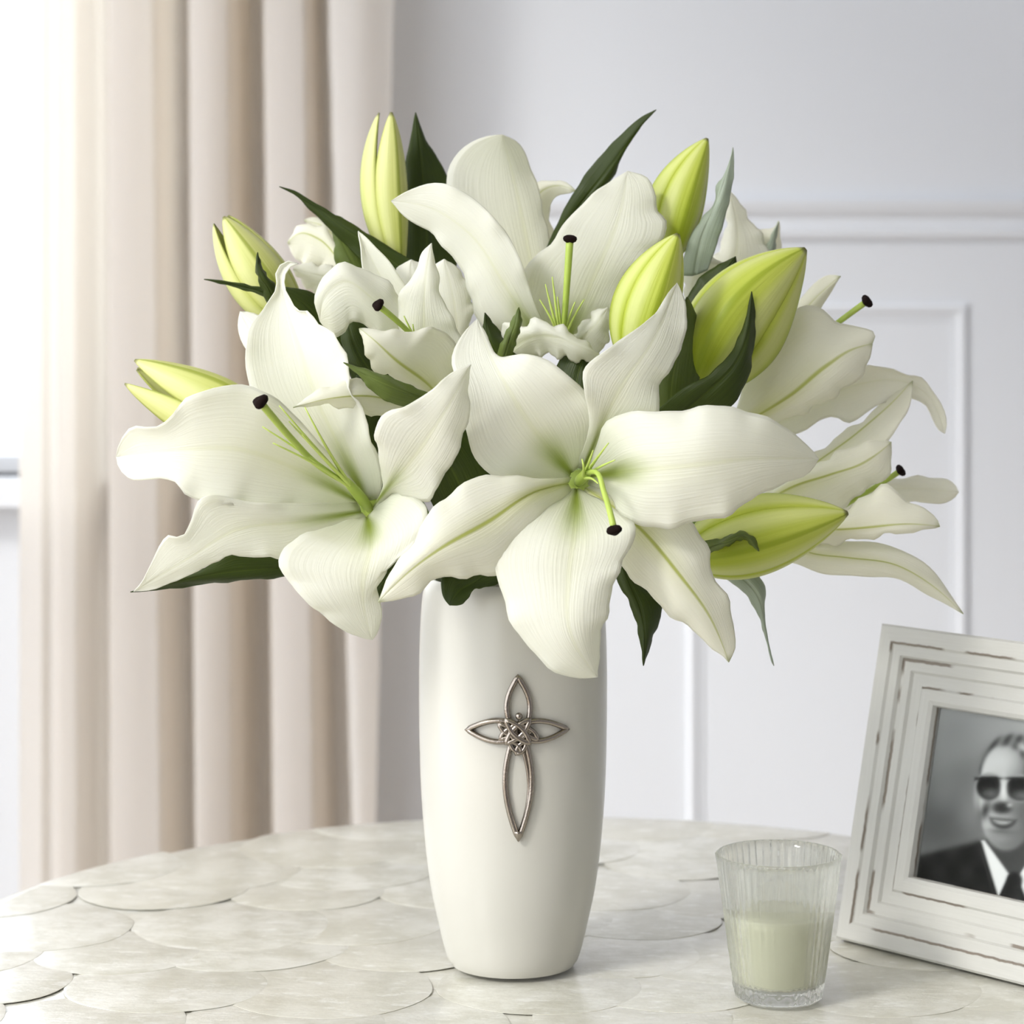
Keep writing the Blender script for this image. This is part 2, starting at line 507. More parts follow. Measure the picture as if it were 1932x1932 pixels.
# ------------------------------------------------------------------ table with capiz shell discs
TC, TR = (.03, .037), .402
def table():
    root = thing('table', 'round table topped with overlapping pearly cream shell discs', 'table', (TC[0], TC[1], FLOOR_Z))
    prof = [(0, -.0300), (TR - .012, -.0300), (TR - .003, -.027), (TR, -.020), (TR, -.010), (TR - .003, -.0030), (TR - .008, -.0018), (0, -.0018)]
    v, f = lathe_geo(prof, 128, *TC); mk('table_top', v, f, M_SHELL, root, sharp=40)
    prof = [(0, -.030), (.12, -.030), (.12, -.05), (.06, -.07), (.04, -.12), (.035, -.35), (.05, -.55), (.06, -.62), (.20, -.69), (.24, -.72), (.24, FLOOR_Z), (0, FLOOR_Z)]
    v, f = lathe_geo(prof, 64, *TC); mk('pedestal', v, f, M_GROUT, root, sharp=40)
    sp, rs, rad = .100, .076, .0585
    k = 0
    for j in range(-7, 8):
        for i in range(-6, 7):
            cx = i * sp + (sp / 2 if j % 2 else 0) + random.uniform(-.020, .020) + .02
            cy = j * rs + random.uniform(-.016, .016)
            if math.hypot(cx, cy) > TR + .025: continue
            rr = rad * random.uniform(.90, 1.14)
            tx = math.radians(.24 + random.uniform(-.10, .10)); ty = math.radians(.14 + random.uniform(-.10, .10))
            ph = random.uniform(0, 6.28); n = 44
            top, low, mid = [], [], []
            for q in range(n):
                an = 2 * math.pi * q / n
                wob = 1 + .012 * math.sin(3 * an + ph) + .008 * math.sin(7 * an + 2 * ph)
                for ring, sc, dz in ((low, 1.0, -.0002), (mid, 1.0, .0000), (top, .97, .0002)):
                    lx, ly = rr * sc * wob * math.cos(an), rr * sc * wob * math.sin(an)
                    X, Y = cx + lx, cy + ly
                    R = math.hypot(X, Y); lim = TR - .002 - (0 if sc == 1.0 else .001)
                    if R > lim: X, Y = X * lim / R, Y * lim / R
                    # tilt: front and right edges lie proud over the neighbours
                    z = -.0010 - (Y - cy) * math.tan(tx) + (X - cx) * math.tan(ty) + dz
                    ring.append((TC[0] + X, TC[1] + Y, z))
            V = low + mid + top
            Fc = [(a, (a + 1) % n, n + (a + 1) % n, n + a) for a in range(n)] + [(n + a, n + (a + 1) % n, 2 * n + (a + 1) % n, 2 * n + a) for a in range(n)]
            Fc += [tuple(range(2 * n, 3 * n)), tuple(range(n - 1, -1, -1))]
            mk('shell_disc', V, Fc, M_SHELL, root, sharp=60)
            k += 1
    return root
table()

# ------------------------------------------------------------------ vase with pewter cross
VX = float((968 - CX) * D / F)
S0 = D / F
VPROF = [(1836, 116), (1828, 122), (1815, 127), (1790, 134), (1760, 141), (1700, 154), (1640, 163), (1580, 169), (1500, 174.5), (1420, 177), (1340, 178), (1260, 177.5), (1200, 175.5), (1160, 173), (1135, 170), (1120, 166.5), (1112, 162.5), (1109, 158)]
ZB = H - (1836 - HY) * S0
vase_prof = [(w * S0 * .997, H - (y - HY) * S0 - ZB + .0022) for y, w in VPROF]
def vase_r(z):
    zz = [p[1] for p in vase_prof]; rr = [p[0] for p in vase_prof]
    return float(np.interp(z, zz, rr))
def vase():
    root = thing('vase', 'tall white ceramic vase with a silver cross on its front', 'vase', (VX, 0, .0022))
    pr = spl([(r, z) for r, z in vase_prof], 60)
    out = [(0, .0022)] + [(float(r), float(z)) for r, z in pr]
    rt, zt = out[-1]
    inner = [(rt - .003, zt - .0008)] + [(max(float(r) - .0045, .01), float(z)) for r, z in pr[::-1] if .010 < z < zt - .004] + [(.03, .0085), (0, .0085)]
    v, f = lathe_geo(out + inner, 96, VX, 0)
    mk('body', v, f, M_VASE, root, sharp=50)
    # cross
    cr = mk('cross_knot', *cross_knot(), M_PEWT, root, label='pewter knot at the centre of the cross')
    for pts, rad, cl in cross_loops():
        vv, ff = tube_geo(pts, rad, 10, cl, 1.0)
        mk('cross_loop', vv, ff, M_PEWT, cr)
SV = (D - .0575) / F
def on_vase(x, y, off):
    X = (np.asarray(x, float) - CX) * SV; Z = H - (np.asarray(y, float) - HY) * SV
    R = np.array([vase_r(z) for z in np.atleast_1d(Z)])
    Y = -np.sqrt(np.maximum(R**2 - (X - VX)**2, 1e-5)) - off
    return np.stack([X, Y, Z], -1)
def vesica(x0, y0, x1, y1, half, n=28, p=1.0):
    """pointed loop from one tip to the other, px"""
    d = np.array([x1 - x0, y1 - y0], float); L = np.hypot(*d); d /= L; q = np.array([-d[1], d[0]])
    t = np.linspace(0, 1, n)
    w = half * np.sin(np.pi * t) ** p
    a = np.array([x0, y0]) + np.outer(t * L, d) + np.outer(w, q)
    b = (np.array([x0, y0]) + np.outer(t * L, d) - np.outer(w, q))[::-1]
    return np.vstack([a, b[1:-1]])
def cross_loops():
    res = []
    def add(a, off, rad):
        r = on_vase(a[:, 0], a[:, 1], off); res.append((r, rad, True))
    add(vesica(977, 1276, 979, 1392, 22, p=.95), .0022, .0017)
    add(vesica(978, 1362, 978, 1584, 25, p=.95), .0020, .0017)
    t = np.linspace(0, 1, 24); a = np.stack([981 + 17 * np.sin(np.pi * t) ** .95, 1398 + 172 * t], -1)
    res.append((on_vase(a[:, 0], a[:, 1], .0016), .0011, False))
    add(vesica(881, 1379, 1002, 1378, 20, p=.95), .0024, .0017)
    add(vesica(956, 1378, 1071, 1380, 19, p=.95), .0018, .0017)
    a = spl([(978, 1568, 0), (978, 1578, 0), (978, 1588, 0)], 6)
    res.append((on_vase(a[:, 0], a[:, 1], .002), [.003, .0028, .0024, .0019, .0012, .0005], False))
    return res
def cross_knot():
    parts = []
    for cx_, cy_, dx, dy, ln, off in ((977, 1378, 1, 1, 22, .0045), (977, 1378, 1, -1, 22, .0040)):
        a = vesica(cx_ - dx * ln, cy_ - dy * ln, cx_ + dx * ln, cy_ + dy * ln, 9, 20, .8)
        parts.append(tube_geo(on_vase(a[:, 0], a[:, 1], off), .0016, 8, True))
    a = np.array([(977 + 15 * math.cos(t), 1378 + 15 * math.sin(t)) for t in np.linspace(0, 2 * math.pi, 24, endpoint=False)])
    parts.append(tube_geo(on_vase(a[:, 0], a[:, 1], .0040), .0014, 8, True))
    for q in ((942, 1365, 970, 1386), (944, 1392, 972, 1370), (988, 1370, 1014, 1394), (962, 1398, 984, 1418), (992, 1398, 974, 1420)):
        a = vesica(*q, 6, 16, .8)
        parts.append(tube_geo(on_vase(a[:, 0], a[:, 1], .0034), .0014, 8, True))
    for bx, by in ((979, 1349),):
        a = on_vase([bx], [by], .004)[0]
        pr = [(0, -.0022)] + [(.0022 * math.sin(t), -.0022 * math.cos(t)) for t in np.linspace(.4, 2.7, 6)] + [(0, .0022)]
        vv, ff = lathe_geo(pr, 10)
        parts.append(([tuple(np.array(p) + a) for p in vv], ff))
    return join(parts)
vase()

# ------------------------------------------------------------------ flowers
def surf(name, mid, L, R, mat, parent, cup=(.6, .6), ruf=.0016, groove=.0007, nu=34, nv=18, kf=4.5, thick=.0007, label=None, dp=2.0, wob=1.0, seed=None):
    """a thin blade given by its rib and its two margins. rib points are (px, px, depth in cm)"""
    mid = np.asarray(mid, float)
    tip = mid[-1]
    M = spl(mid, nu, 'px')
    def edge(E, c):
        E = [(e[0], e[1], (e[2] if len(e) > 2 else 0.0)) for e in E] + [(tip[0], tip[1], 0.0)]
        q = spl(E, nu, 'px')
        t = np.linspace(0, 1, nu)
        q[:, 2] += M[:, 2] + c * np.sin(np.pi * t) ** .6
        return q
    A, B = edge(L, cup[0]), edge(R, cup[1])
    t = np.linspace(0, 1, nu)[:, None]; v = np.linspace(-1, 1, nv + 1)[None, :]
    gp, gd = np.abs(v) ** 1.35, np.abs(v) ** dp
    c3 = []
    for k, g in ((0, gp), (1, gp), (2, gd)):
        m, a, b = M[:, k:k + 1], A[:, k:k + 1], B[:, k:k + 1]
        c3.append(m + v * (b - a) / 2 + g * ((a + b) / 2 - m))
    X = P(c3[0], c3[1], c3[2] * .01)
    du = np.gradient(X, axis=0); dv = np.gradient(X, axis=1)
    nn = np.cross(du, dv); nn /= np.linalg.norm(nn, axis=2, keepdims=True) + 1e-12
    mc = nn[nu // 2, nv // 2]
    if mc[1] > 0: nn = -nn
    rg = random.Random(len(name) * 37 + int(abs(tip[0]) * 7 + abs(tip[1])) if seed is None else seed)
    p1, p2, p3 = (rg.uniform(0, 6.28) for _ in range(3))
    env = np.sin(np.pi * np.clip(t, 0, 1)) ** .7
    rf = np.where(v < 0, np.sin(2 * np.pi * kf * t + p1) + .5 * np.sin(2 * np.pi * kf * 1.9 * t + p3), np.sin(2 * np.pi * kf * 1.12 * t + p2) + .5 * np.sin(2 * np.pi * kf * 2.1 * t + p1)) * np.abs(v) ** 3 * env
    soft = np.sin(2 * np.pi * 1.3 * t + p3 + 2.0 * v) * (1 - v**2) * env
    gr = -np.exp(-(v / .09) ** 2) * (1 - .6 * t)
    X = X + nn * (ruf * rf + .0014 * wob * soft + groove * gr)[..., None]
    n2 = nv + 1
    idx = np.arange(nu * n2).reshape(nu, n2)
    Fc = np.stack([idx[:-1, :-1], idx[:-1, 1:], idx[1:, 1:], idx[1:, :-1]], -1).reshape(-1, 4)
    uv = np.stack(np.broadcast_arrays(t, (v + 1) / 2), -1).reshape(-1, 2)
    o = mk(name, X.reshape(-1, 3), Fc, mat, parent, uvs=uv, label=label)
    md = o.modifiers.new('thick', 'SOLIDIFY'); md.thickness = thick; md.offset = 0
    return o

def petal(parent, mid, L, R, mat=None, **k): return surf('petal', mid, L, R, mat or M_PET, parent, **k)
def leaf(parent, mid, L, R, mat=None, **k):
    k.setdefault('ruf', .0005); k.setdefault('groove', .0010); k.setdefault('thick', .0006)
    return surf('leaf', mid, L, R, mat or M_LEAF, parent, **k)

FOOT = [0]
def stem_foot():
    i = FOOT[0]; FOOT[0] += 1
    a = i * 2.4; r = .006 + .0055 * math.sqrt(i)
    return np.array([VX + min(r, .027) * math.cos(a), min(r, .027) * math.sin(a), .012])
def plant(name, label, cat, base, back=None, group=None):
    """Empty at the stem foot inside the vase + the stem itself; base = (px,px,cm) where the head sits"""
    ft = stem_foot()
    root = thing(name, label, cat, tuple(ft), group)
    b = P(base[0], base[1], base[2] * .01)
    i = FOOT[0]
    ang = math.atan2(b[1] - .0, b[0] - VX)
    mo = np.array([VX + .034 * math.cos(ang) * min(1, np.hypot(*(b[:2] - [VX, 0])) / .08), .034 * math.sin(ang) * min(1, np.hypot(*(b[:2] - [VX, 0])) / .08), .232])
    pts = [ft, (ft + mo) / 2 * [1, 1, .9], mo]
    if back is not None: pts.append(P(back[0], back[1], back[2] * .01))
    pts.append(b)
    c = spl(pts, 30)
    tube('stem', c, np.linspace(.0034, .0030, 30), M_STEM, root, 8)
    return root

def pistil(root, pts, r=.0017, sr=.0042, shape=(1, 1, .8)):
    p = spl(pts, 16, 'px'); w = P(p[:, 0], p[:, 1], p[:, 2] * .01)
    st = tube('pistil', w, np.linspace(r * .8, r * 1.15, 16), M_STYLE, root, 8)
    d = w[-1] - w[-2]; d /= np.linalg.norm(d)
    a = np.cross(d, [0, 0, 1.0]); a /= np.linalg.norm(a) + 1e-9; b = np.cross(d, a)
    V, Fc = [], []
    n, prof = 18, [(0, -.9), (.45, -.85), (.85, -.5), (1, 0), (.9, .45), (.5, .75), (0, .62)]
    rows = []
    for rr, z in prof:
        row = []
        for j in range(1 if rr == 0 else n):
            an = 2 * math.pi * j / n; q = rr * (1 + .16 * math.cos(3 * an))
            row.append(len(V)); V.append(w[-1] + d * sr * .72 * (z + .5) + (a * math.cos(an) + b * math.sin(an)) * sr * q)
        rows.append(row)
    for A, B in zip(rows[:-1], rows[1:]):
        for j in range(n):
            j2 = (j + 1) % n
            if len(A) == 1: Fc.append((A[0], B[j], B[j2]))
            elif len(B) == 1: Fc.append((A[j], A[j2], B[0]))
            else: Fc.append((A[j], A[j2], B[j2], B[j]))
    mk('stigma', V, Fc, M_STIG, st, label='dark brown three-lobed stigma')

def receptacle(root, at, r):
    c = P(at[0], at[1], at[2] * .01)
    pr = [(0, -1.0)] + [(math.sin(t), -math.cos(t)) for t in np.linspace(.35, 2.8, 8)] + [(0, 1.0)]
    v, f = lathe_geo([(a * r, b * r) for a, b in pr], 16)
    mk('receptacle', np.array(v) + c, f, M_STYLE, root)

def filament(root, pts, r=.0010):
    p = spl(pts, 12, 'px'); w = P(p[:, 0], p[:, 1], p[:, 2] * .01)
    o = tube('filament', w, np.linspace(r * 1.25, r * .35, 12), M_FIL, root, 6)

def ovary(root, pts, r):
    p = spl(pts, 8, 'px'); w = P(p[:, 0], p[:, 1], p[:, 2] * .01)
    tube('ovary', w, r * np.array([.7, 1, 1.1, 1.1, 1.05, .95, .8, .6]), M_STYLE, root, 10)

# ---- F1: large open lily, front centre
f1 = plant('lily_flower', 'large fully open white lily at the front, drooping over the vase rim', 'lily', (1092, 912, -9.2), (1060, 985, -4.5), 'white lilies')
petal(f1, [(1105, 922, -9.5), (1200, 990, -12), (1275, 1075, -13), (1340, 1165, -12.5), (1375, 1249, -11)],
      [(1100, 935), (1140, 1000), (1168, 1065), (1206, 1101), (1245, 1143), (1289, 1176), (1338, 1216), (1366, 1240)],
      [(1120, 915), (1240, 950), (1309, 988), (1333, 1032), (1345, 1082), (1368, 1121), (1383, 1170), (1386, 1219)], M_OUT, cup=(1.0, .8), groove=-.0008)
petal(f1, [(1100, 885, -9.5), (1137, 800, -12.5), (1180, 720, -13.5), (1232, 640, -12.5), (1277, 534, -9.5)],
      [(1085, 880), (1112, 800), (1103, 740), (1100, 704), (1155, 652), (1223, 603), (1243, 584), (1262, 550)],
      [(1115, 888), (1170, 830), (1240, 785), (1244, 735), (1265, 693), (1288, 654), (1294, 615), (1293, 568)], cup=(-.5, .9))
petal(f1, [(1078, 893, -9.5), (1000, 800, -12.5), (955, 727, -12.8), (925, 670, -11.5), (900, 602, -9.5)],
      [(1064, 915), (995, 919), (925, 895), (896, 865), (880, 815), (872, 740), (852, 675), (872, 632)],
      [(1092, 880), (1122, 825), (1127, 785), (1100, 735), (1068, 705), (1028, 677), (990, 668), (932, 672), (922, 640)], cup=(-.4, -.2), ruf=.0009)
petal(f1, [(1072, 912, -10), (1019, 924, -13), (925, 982, -15.2), (827, 1037, -16.3), (763, 1086, -16), (714, 1136, -14.5)],
      [(1078, 900), (994, 903), (945, 895), (915, 897), (866, 919), (827, 949), (793, 998), (758, 1052), (724, 1106)],
      [(1078, 925), (1040, 975), (985, 1040), (935, 1086), (886, 1087), (827, 1092), (773, 1126)], M_OUT, cup=(.9, 1.1), groove=.0012)
petal(f1, [(1112, 900, -9.5), (1180, 890, -13.5), (1300, 878, -16), (1420, 866, -15.8), (1544, 866, -13)],
      [(1108, 884), (1128, 838), (1147, 793), (1181, 778), (1240, 778), (1338, 767), (1388, 769), (1461, 796), (1515, 831)],
      [(1110, 914), (1142, 928), (1171, 968), (1206, 992), (1245, 996), (1299, 988), (1397, 959), (1437, 929), (1530, 887)], cup=(.9, 1.2))
petal(f1, [(1088, 922, -9.5), (1084, 1000, -14), (1073, 1090, -16), (1075, 1190, -16.5), (1127, 1277, -15)],
      [(1072, 924), (1004, 939), (947, 1000), (934, 1052), (945, 1116), (984, 1204), (1043, 1263), (1083, 1279)],
      [(1100, 926), (1150, 955), (1196, 988), (1198, 1008), (1166, 1077), (1152, 1131), (1134, 1200)], cup=(1.0, 1.0))
receptacle(f1, (1090, 910, -8.7), .0075)
ovary(f1, [(1090, 912, -9.5), (1100, 900, -10.5), (1112, 888, -12)], .0030)
pistil(f1, [(1108, 892, -12), (1122, 890, -14), (1140, 930, -16), (1152, 970, -17.2), (1158, 996, -17.6)])
for tp in ((1148, 836, -15), (1119, 850, -14), (1160, 868, -15), (1098, 866, -13), (1128, 912, -15.5)):
    filament(f1, [(1100, 902, -10.5), ((1104 + tp[0]) / 2, (900 + tp[1]) / 2 - 3, -13), tp])
leaf(f1, [(1170, 1040, -5), (1185, 1090, -5.5), (1210, 1150, -6), (1214, 1256, -6)],
     [(1150, 1040), (1163, 1090), (1191, 1145), (1207, 1205)], [(1200, 1050), (1212, 1098), (1248, 1141), (1231, 1204)], cup=(.4, .8))
leaf(f1, [(960, 1060, -4.8), (905, 1090, -6.2), (868, 1112, -6.6), (848, 1142, -7)],
     [(950, 1040), (890, 1075), (835, 1085), (832, 1105), (838, 1130)], [(970, 1080), (930, 1105), (895, 1112), (872, 1140)], cup=(.5, -.6))
leaf(f1, [(1080, 820, -6), (1085, 760, -6), (1090, 710, -5.5), (1110, 650, -5)],
     [(1020, 800), (1030, 740), (1050, 690), (1080, 655)], [(1130, 800), (1140, 740), (1135, 700), (1120, 665)])

# ---- F2: large open lily, left
f2 = plant('lily_flower', 'wide open white lily on the left, its petals spread toward the curtain', 'lily', (702, 968, -7.2), (800, 1010, -4), 'white lilies')
petal(f2, [(695, 940, -6.5), (600, 800, -6.5), (520, 700, -4.5), (453, 588, -2.5)],
      [(680, 950), (560, 800), (474, 680), (450, 620)], [(700, 930), (640, 780), (540, 650), (478, 590)], M_PALE)
petal(f2, [(690, 945, -7.6), (645, 850, -8.8), (595, 750, -9), (560, 640, -8), (538, 565, -6), (532, 515, -4.8), (545, 498, -4.6), (562, 497, -5)],
      [(672, 945), (560, 830), (480, 750), (464, 683), (463, 648), (472, 618), (501, 578), (519, 542), (524, 510), (538, 494)],
      [(715, 940), (722, 910), (708, 850), (685, 780), (656, 710), (652, 668), (641, 640), (599, 612), (578, 583), (560, 583), (538, 548), (538, 520), (548, 504)], cup=(-.5, -2.0), kf=5)
petal(f2, [(678, 948, -7.8), (560, 885, -11), (450, 848, -13), (350, 848, -13), (219, 862, -10.5)],
      [(690, 935), (625, 860), (562, 790), (505, 740), (450, 727), (403, 732), (350, 752), (328, 780), (300, 803), (247, 806), (224, 838)],
      [(680, 962), (600, 957), (450, 955), (365, 940), (345, 930), (334, 912), (305, 902), (247, 905), (225, 884)], cup=(-.8, -.3), kf=5)
petal(f2, [(682, 966, -8.2), (560, 985, -11.5), (450, 1000, -13), (360, 1050, -13), (252, 1116, -12)],
      [(672, 948), (480, 948), (376, 942), (360, 985), (345, 1011), (316, 1009), (305, 1023), (283, 1067), (262, 1105)],
      [(690, 975), (600, 1025), (525, 1056), (513, 1050), (475, 1053), (450, 1049), (432, 1045), (403, 1063), (345, 1089), (298, 1110)], cup=(-.6, .5), kf=5)
petal(f2, [(692, 975, -8.6), (700, 1030, -12.8), (685, 1100, -14.4), (690, 1160, -14), (702, 1207, -13)],
      [(676, 978), (600, 1000), (535, 1035), (525, 1062), (545, 1097), (585, 1141), (635, 1180), (680, 1203)],
      [(706, 962), (722, 945), (755, 928), (790, 941), (808, 965), (796, 1000), (770, 1040), (735, 1068), (714, 1095), (719, 1150), (714, 1190)], cup=(-.2, .4), kf=5)
petal(f2, [(705, 956, -8), (738, 912, -12), (792, 850, -14.4), (842, 770, -15.4), (888, 687, -15)],
      [(712, 945), (724, 915), (714, 860), (708, 817), (718, 787), (765, 766), (816, 734), (852, 703)],
      [(706, 968), (751, 930), (794, 948), (812, 946), (820, 926), (845, 889), (867, 842), (878, 813), (886, 752), (883, 712)], cup=(-.2, .9))
receptacle(f2, (697, 962, -7.0), .0090)
ovary(f2, [(698, 962, -7.8), (672, 928, -9.3), (648, 902, -10.8)], .0030)
pistil(f2, [(655, 912, -10.3), (600, 878, -12.5), (550, 828, -14.5), (513, 785, -16), (494, 762, -16.5)], .0019, .0046)
for tp in ((527, 765, -14.5), (575, 768, -14), (495, 805, -14.8), (515, 836, -15), (570, 820, -15), (545, 795, -15)):
    filament(f2, [(668, 925, -9.5), (628 + (tp[0] - 540) * .25, 885 + (tp[1] - 800) * .2, -12.2), tp])
leaf(f2, [(640, 1050, -7), (520, 1072, -9), (400, 1084, -10), (246, 1117, -10.5)],
     [(630, 1030), (510, 1045), (440, 1030), (400, 1062), (330, 1096)], [(650, 1070), (535, 1088), (420, 1098), (300, 1113)], cup=(.3, .5))
leaf(f2, [(880, 960, -5.5), (860, 900, -6), (820, 840, -6.5), (760, 770, -6)],
     [(830, 980), (800, 920), (760, 850), (720, 790)], [(930, 930), (925, 870), (890, 810), (820, 755)])
leaf(f2, [(760, 1000, -5), (715, 880, -6), (695, 790, -6), (680, 700, -5)],
     [(720, 1000), (690, 880), (670, 790), (665, 720)], [(800, 1000), (760, 880), (730, 790), (705, 710)])
leaf(f2, [(860, 1060, -6), (790, 1040, -9), (745, 1070, -10), (700, 1130, -10)],
     [(850, 1020), (790, 1000), (730, 1030), (700, 1090)], [(860, 1090), (800, 1080), (750, 1110), (720, 1130)])

# ---- F3: half-open lily between the two, upper left of centre
f3 = plant('lily_flower', 'smaller cupped white lily behind the left one, facing up and left', 'lily', (838, 772, -2.5), (890, 900, -2), 'white lilies')
petal(f3, [(800, 690, -2.5), (782, 590, -2.2), (776, 530, -1.8), (776, 490, -1.5)],
      [(770, 680), (748, 590), (742, 535), (752, 505)], [(830, 680), (815, 590), (812, 535), (800, 503)], M_PALE)
petal(f3, [(845, 720, -2.5), (862, 620, -2.5), (852, 545, -2.2), (838, 489, -2)],
      [(815, 720), (815, 620), (808, 550), (815, 505)], [(870, 700), (888, 610), (892, 571), (867, 510)], M_PALE)
petal(f3, [(800, 700, -3), (768, 610, -3.8), (722, 530, -3.6), (676, 436, -3)],
      [(770, 690), (722, 600), (697, 552), (685, 513), (679, 468)], [(825, 690), (800, 600), (760, 537), (741, 501), (708, 464)], cup=(-.3, -.3), kf=2)
petal(f3, [(805, 710, -4), (762, 630, -5.4), (700, 562, -6.6), (648, 530, -7), (612, 560, -6.8), (604, 606, -6)],
      [(820, 690), (775, 585), (720, 525), (685, 505), (650, 499), (618, 512), (598, 545), (597, 580)],
      [(790, 720), (740, 660), (690, 616), (668, 604), (650, 628), (632, 636), (614, 620)], cup=(.6, .6))
petal(f3, [(820, 720, -4.5), (800, 620, -6), (802, 540, -6.2), (814, 459, -5.6)],
      [(790, 700), (748, 610), (753, 565), (765, 540), (782, 513), (795, 482)], [(850, 720), (872, 640), (858, 610), (838, 571), (827, 529), (819, 487)], cup=(.5, .5), kf=3)
petal(f3, [(838, 765, -4), (812, 730, -6.2), (743, 676, -9.2), (705, 641, -9.8), (678, 620, -9.3)],
      [(850, 735), (862, 672), (848, 632), (815, 618), (770, 626), (725, 622)],
      [(830, 775), (790, 742), (743, 716), (702, 695), (690, 661)], M_OUT, cup=(1.0, .8), groove=-.0008)
petal(f3, [(832, 780, -4), (765, 764, -7.5), (700, 748, -10), (620, 752, -11.4), (553, 769, -11.4)],
      [(835, 768), (754, 752), (725, 735), (685, 717), (627, 726), (580, 749)], [(830, 790), (775, 775), (714, 785), (664, 771), (598, 764)], M_OUT, cup=(.5, .5), groove=-.0006)
pistil(f3, [(800, 680, -4.5), (772, 628, -6.8), (745, 602, -8), (716, 578, -8.8)], .0017, .0038)
for tp in ((779, 612, -7.5), (738, 600, -6.8), (762, 596, -7)):
    filament(f3, [(800, 680, -4.5), (785, 645, -6), tp])
leaf(f3, [(830, 760, -9.5), (780, 745, -11), (720, 722, -12), (648, 684, -12)],
     [(835, 748), (806, 740), (740, 713), (690, 697)], [(820, 770), (765, 767), (735, 759), (700, 736), (675, 706)], M_LEAFM, cup=(.4, .2))
leaf(f3, [(770, 760, -3.6), (700, 700, -4.6), (668, 650, -4.6), (655, 590, -4)],
     [(740, 780), (665, 720), (648, 660), (645, 615)], [(800, 740), (730, 680), (700, 630), (680, 600)])

# ---- F4: lily at the top centre
f4 = plant('lily_flower', 'tall white lily at the top centre with an upright green pistil', 'lily', (1042, 690, -.5), (1010, 880, -.5), 'white lilies')
petal(f4, [(1040, 640, 1.5), (1020, 500, 5.5), (1012, 420, 7), (1020, 362, 7.2), (1050, 350, 6.8), (1086, 360, 6.2)],
      [(1010, 640), (985, 500), (990, 400), (1005, 350), (1030, 340), (1060, 342)], [(1065, 640), (1055, 500), (1040, 420), (1038, 385), (1050, 370), (1070, 366)], M_OUT)
petal(f4, [(1040, 650, 0), (1010, 520, 2.5), (987, 420, 4), (967, 330, 4.6), (948, 254, 3.4)],
      [(1000, 640), (930, 540), (865, 440), (842, 360), (846, 320), (868, 284), (908, 260)],
      [(1070, 640), (1060, 540), (1036, 450), (1027, 410), (1015, 354), (999, 310), (976, 268)], cup=(-1.2, 1.0), ruf=.0008)
petal(f4, [(1062, 650, -1), (1105, 560, -2), (1140, 480, -2.2), (1170, 400, -1), (1184, 323, .2)],
      [(1030, 660), (975, 600), (984, 537), (993, 503), (1015, 478), (1046, 453), (1068, 416), (1086, 397), (1133, 355), (1158, 338)],
      [(1090, 660), (1150, 600), (1180, 540), (1217, 484), (1254, 444), (1257, 422), (1242, 397), (1236, 366), (1222, 337)], cup=(.3, .7))
petal(f4, [(1030, 660, -2), (985, 590, -4), (940, 520, -4.6), (885, 440, -4.2), (815, 392, -3.6), (738, 379, -3)],
      [(1020, 680), (915, 620), (893, 590), (891, 565), (875, 522), (860, 494), (844, 472), (810, 438), (770, 413)],
      [(1050, 650), (1008, 570), (990, 510), (962, 450), (915, 392), (875, 362), (850, 349), (819, 345), (776, 357)], cup=(.9, -.4))
petal(f4, [(1078, 660, -2), (1108, 628, -3.4), (1130, 605, -4), (1147, 580, -3.6)],
      [(1070, 650), (1098, 612), (1122, 588)], [(1095, 675), (1135, 662), (1151, 625), (1155, 598)], kf=3)
petal(f4, [(962, 664, -4.4), (1000, 636, -5.8), (1050, 638, -6.6), (1096, 655, -6.4), (1136, 673, -5.6)],
      [(945, 640), (950, 610), (985, 615), (1012, 603), (1045, 612), (1085, 632), (1115, 655)], [(975, 672), (1020, 668), (1060, 674), (1096, 682)], M_PALE, cup=(.6, 1.2), ruf=.0018)
pistil(f4, [(1060, 650, -2.6), (1065, 600, -4), (1070, 530, -5), (1075, 455, -5.4)], .0020, .0040)
for tp in ((1029, 536, -4.2), (1042, 522, -4.4), (1018, 565, -4), (1102, 565, -4.4), (1052, 560, -5), (1085, 570, -4.8)):
    filament(f4, [(1060, 650, -2.8), (1061 + (tp[0] - 1061) * .45, 605, -3.9), tp])
leaf(f4, [(1046, 470, 3), (1085, 400, 4), (1140, 330, 4), (1188, 265, 3.5), (1238, 207, 3)],
     [(1030, 470), (1050, 425), (1092, 348), (1124, 304), (1164, 262), (1206, 224)], [(1062, 470), (1086, 415), (1150, 345), (1170, 304), (1186, 266), (1217, 224)], M_LEAF, cup=(.3, .5))
leaf(f4, [(945, 690, -6.5), (958, 650, -7.4), (970, 615, -7.6), (979, 580, -7.4)],
     [(930, 690), (945, 650), (962, 612)], [(960, 690), (975, 640), (984, 605)], M_LEAFM, cup=(.3, .3))
leaf(f4, [(960, 720, -4.5), (940, 670, -5), (925, 640, -5), (915, 590, -5)],
     [(930, 720), (915, 670), (912, 635)], [(1000, 720), (975, 670), (950, 635)])

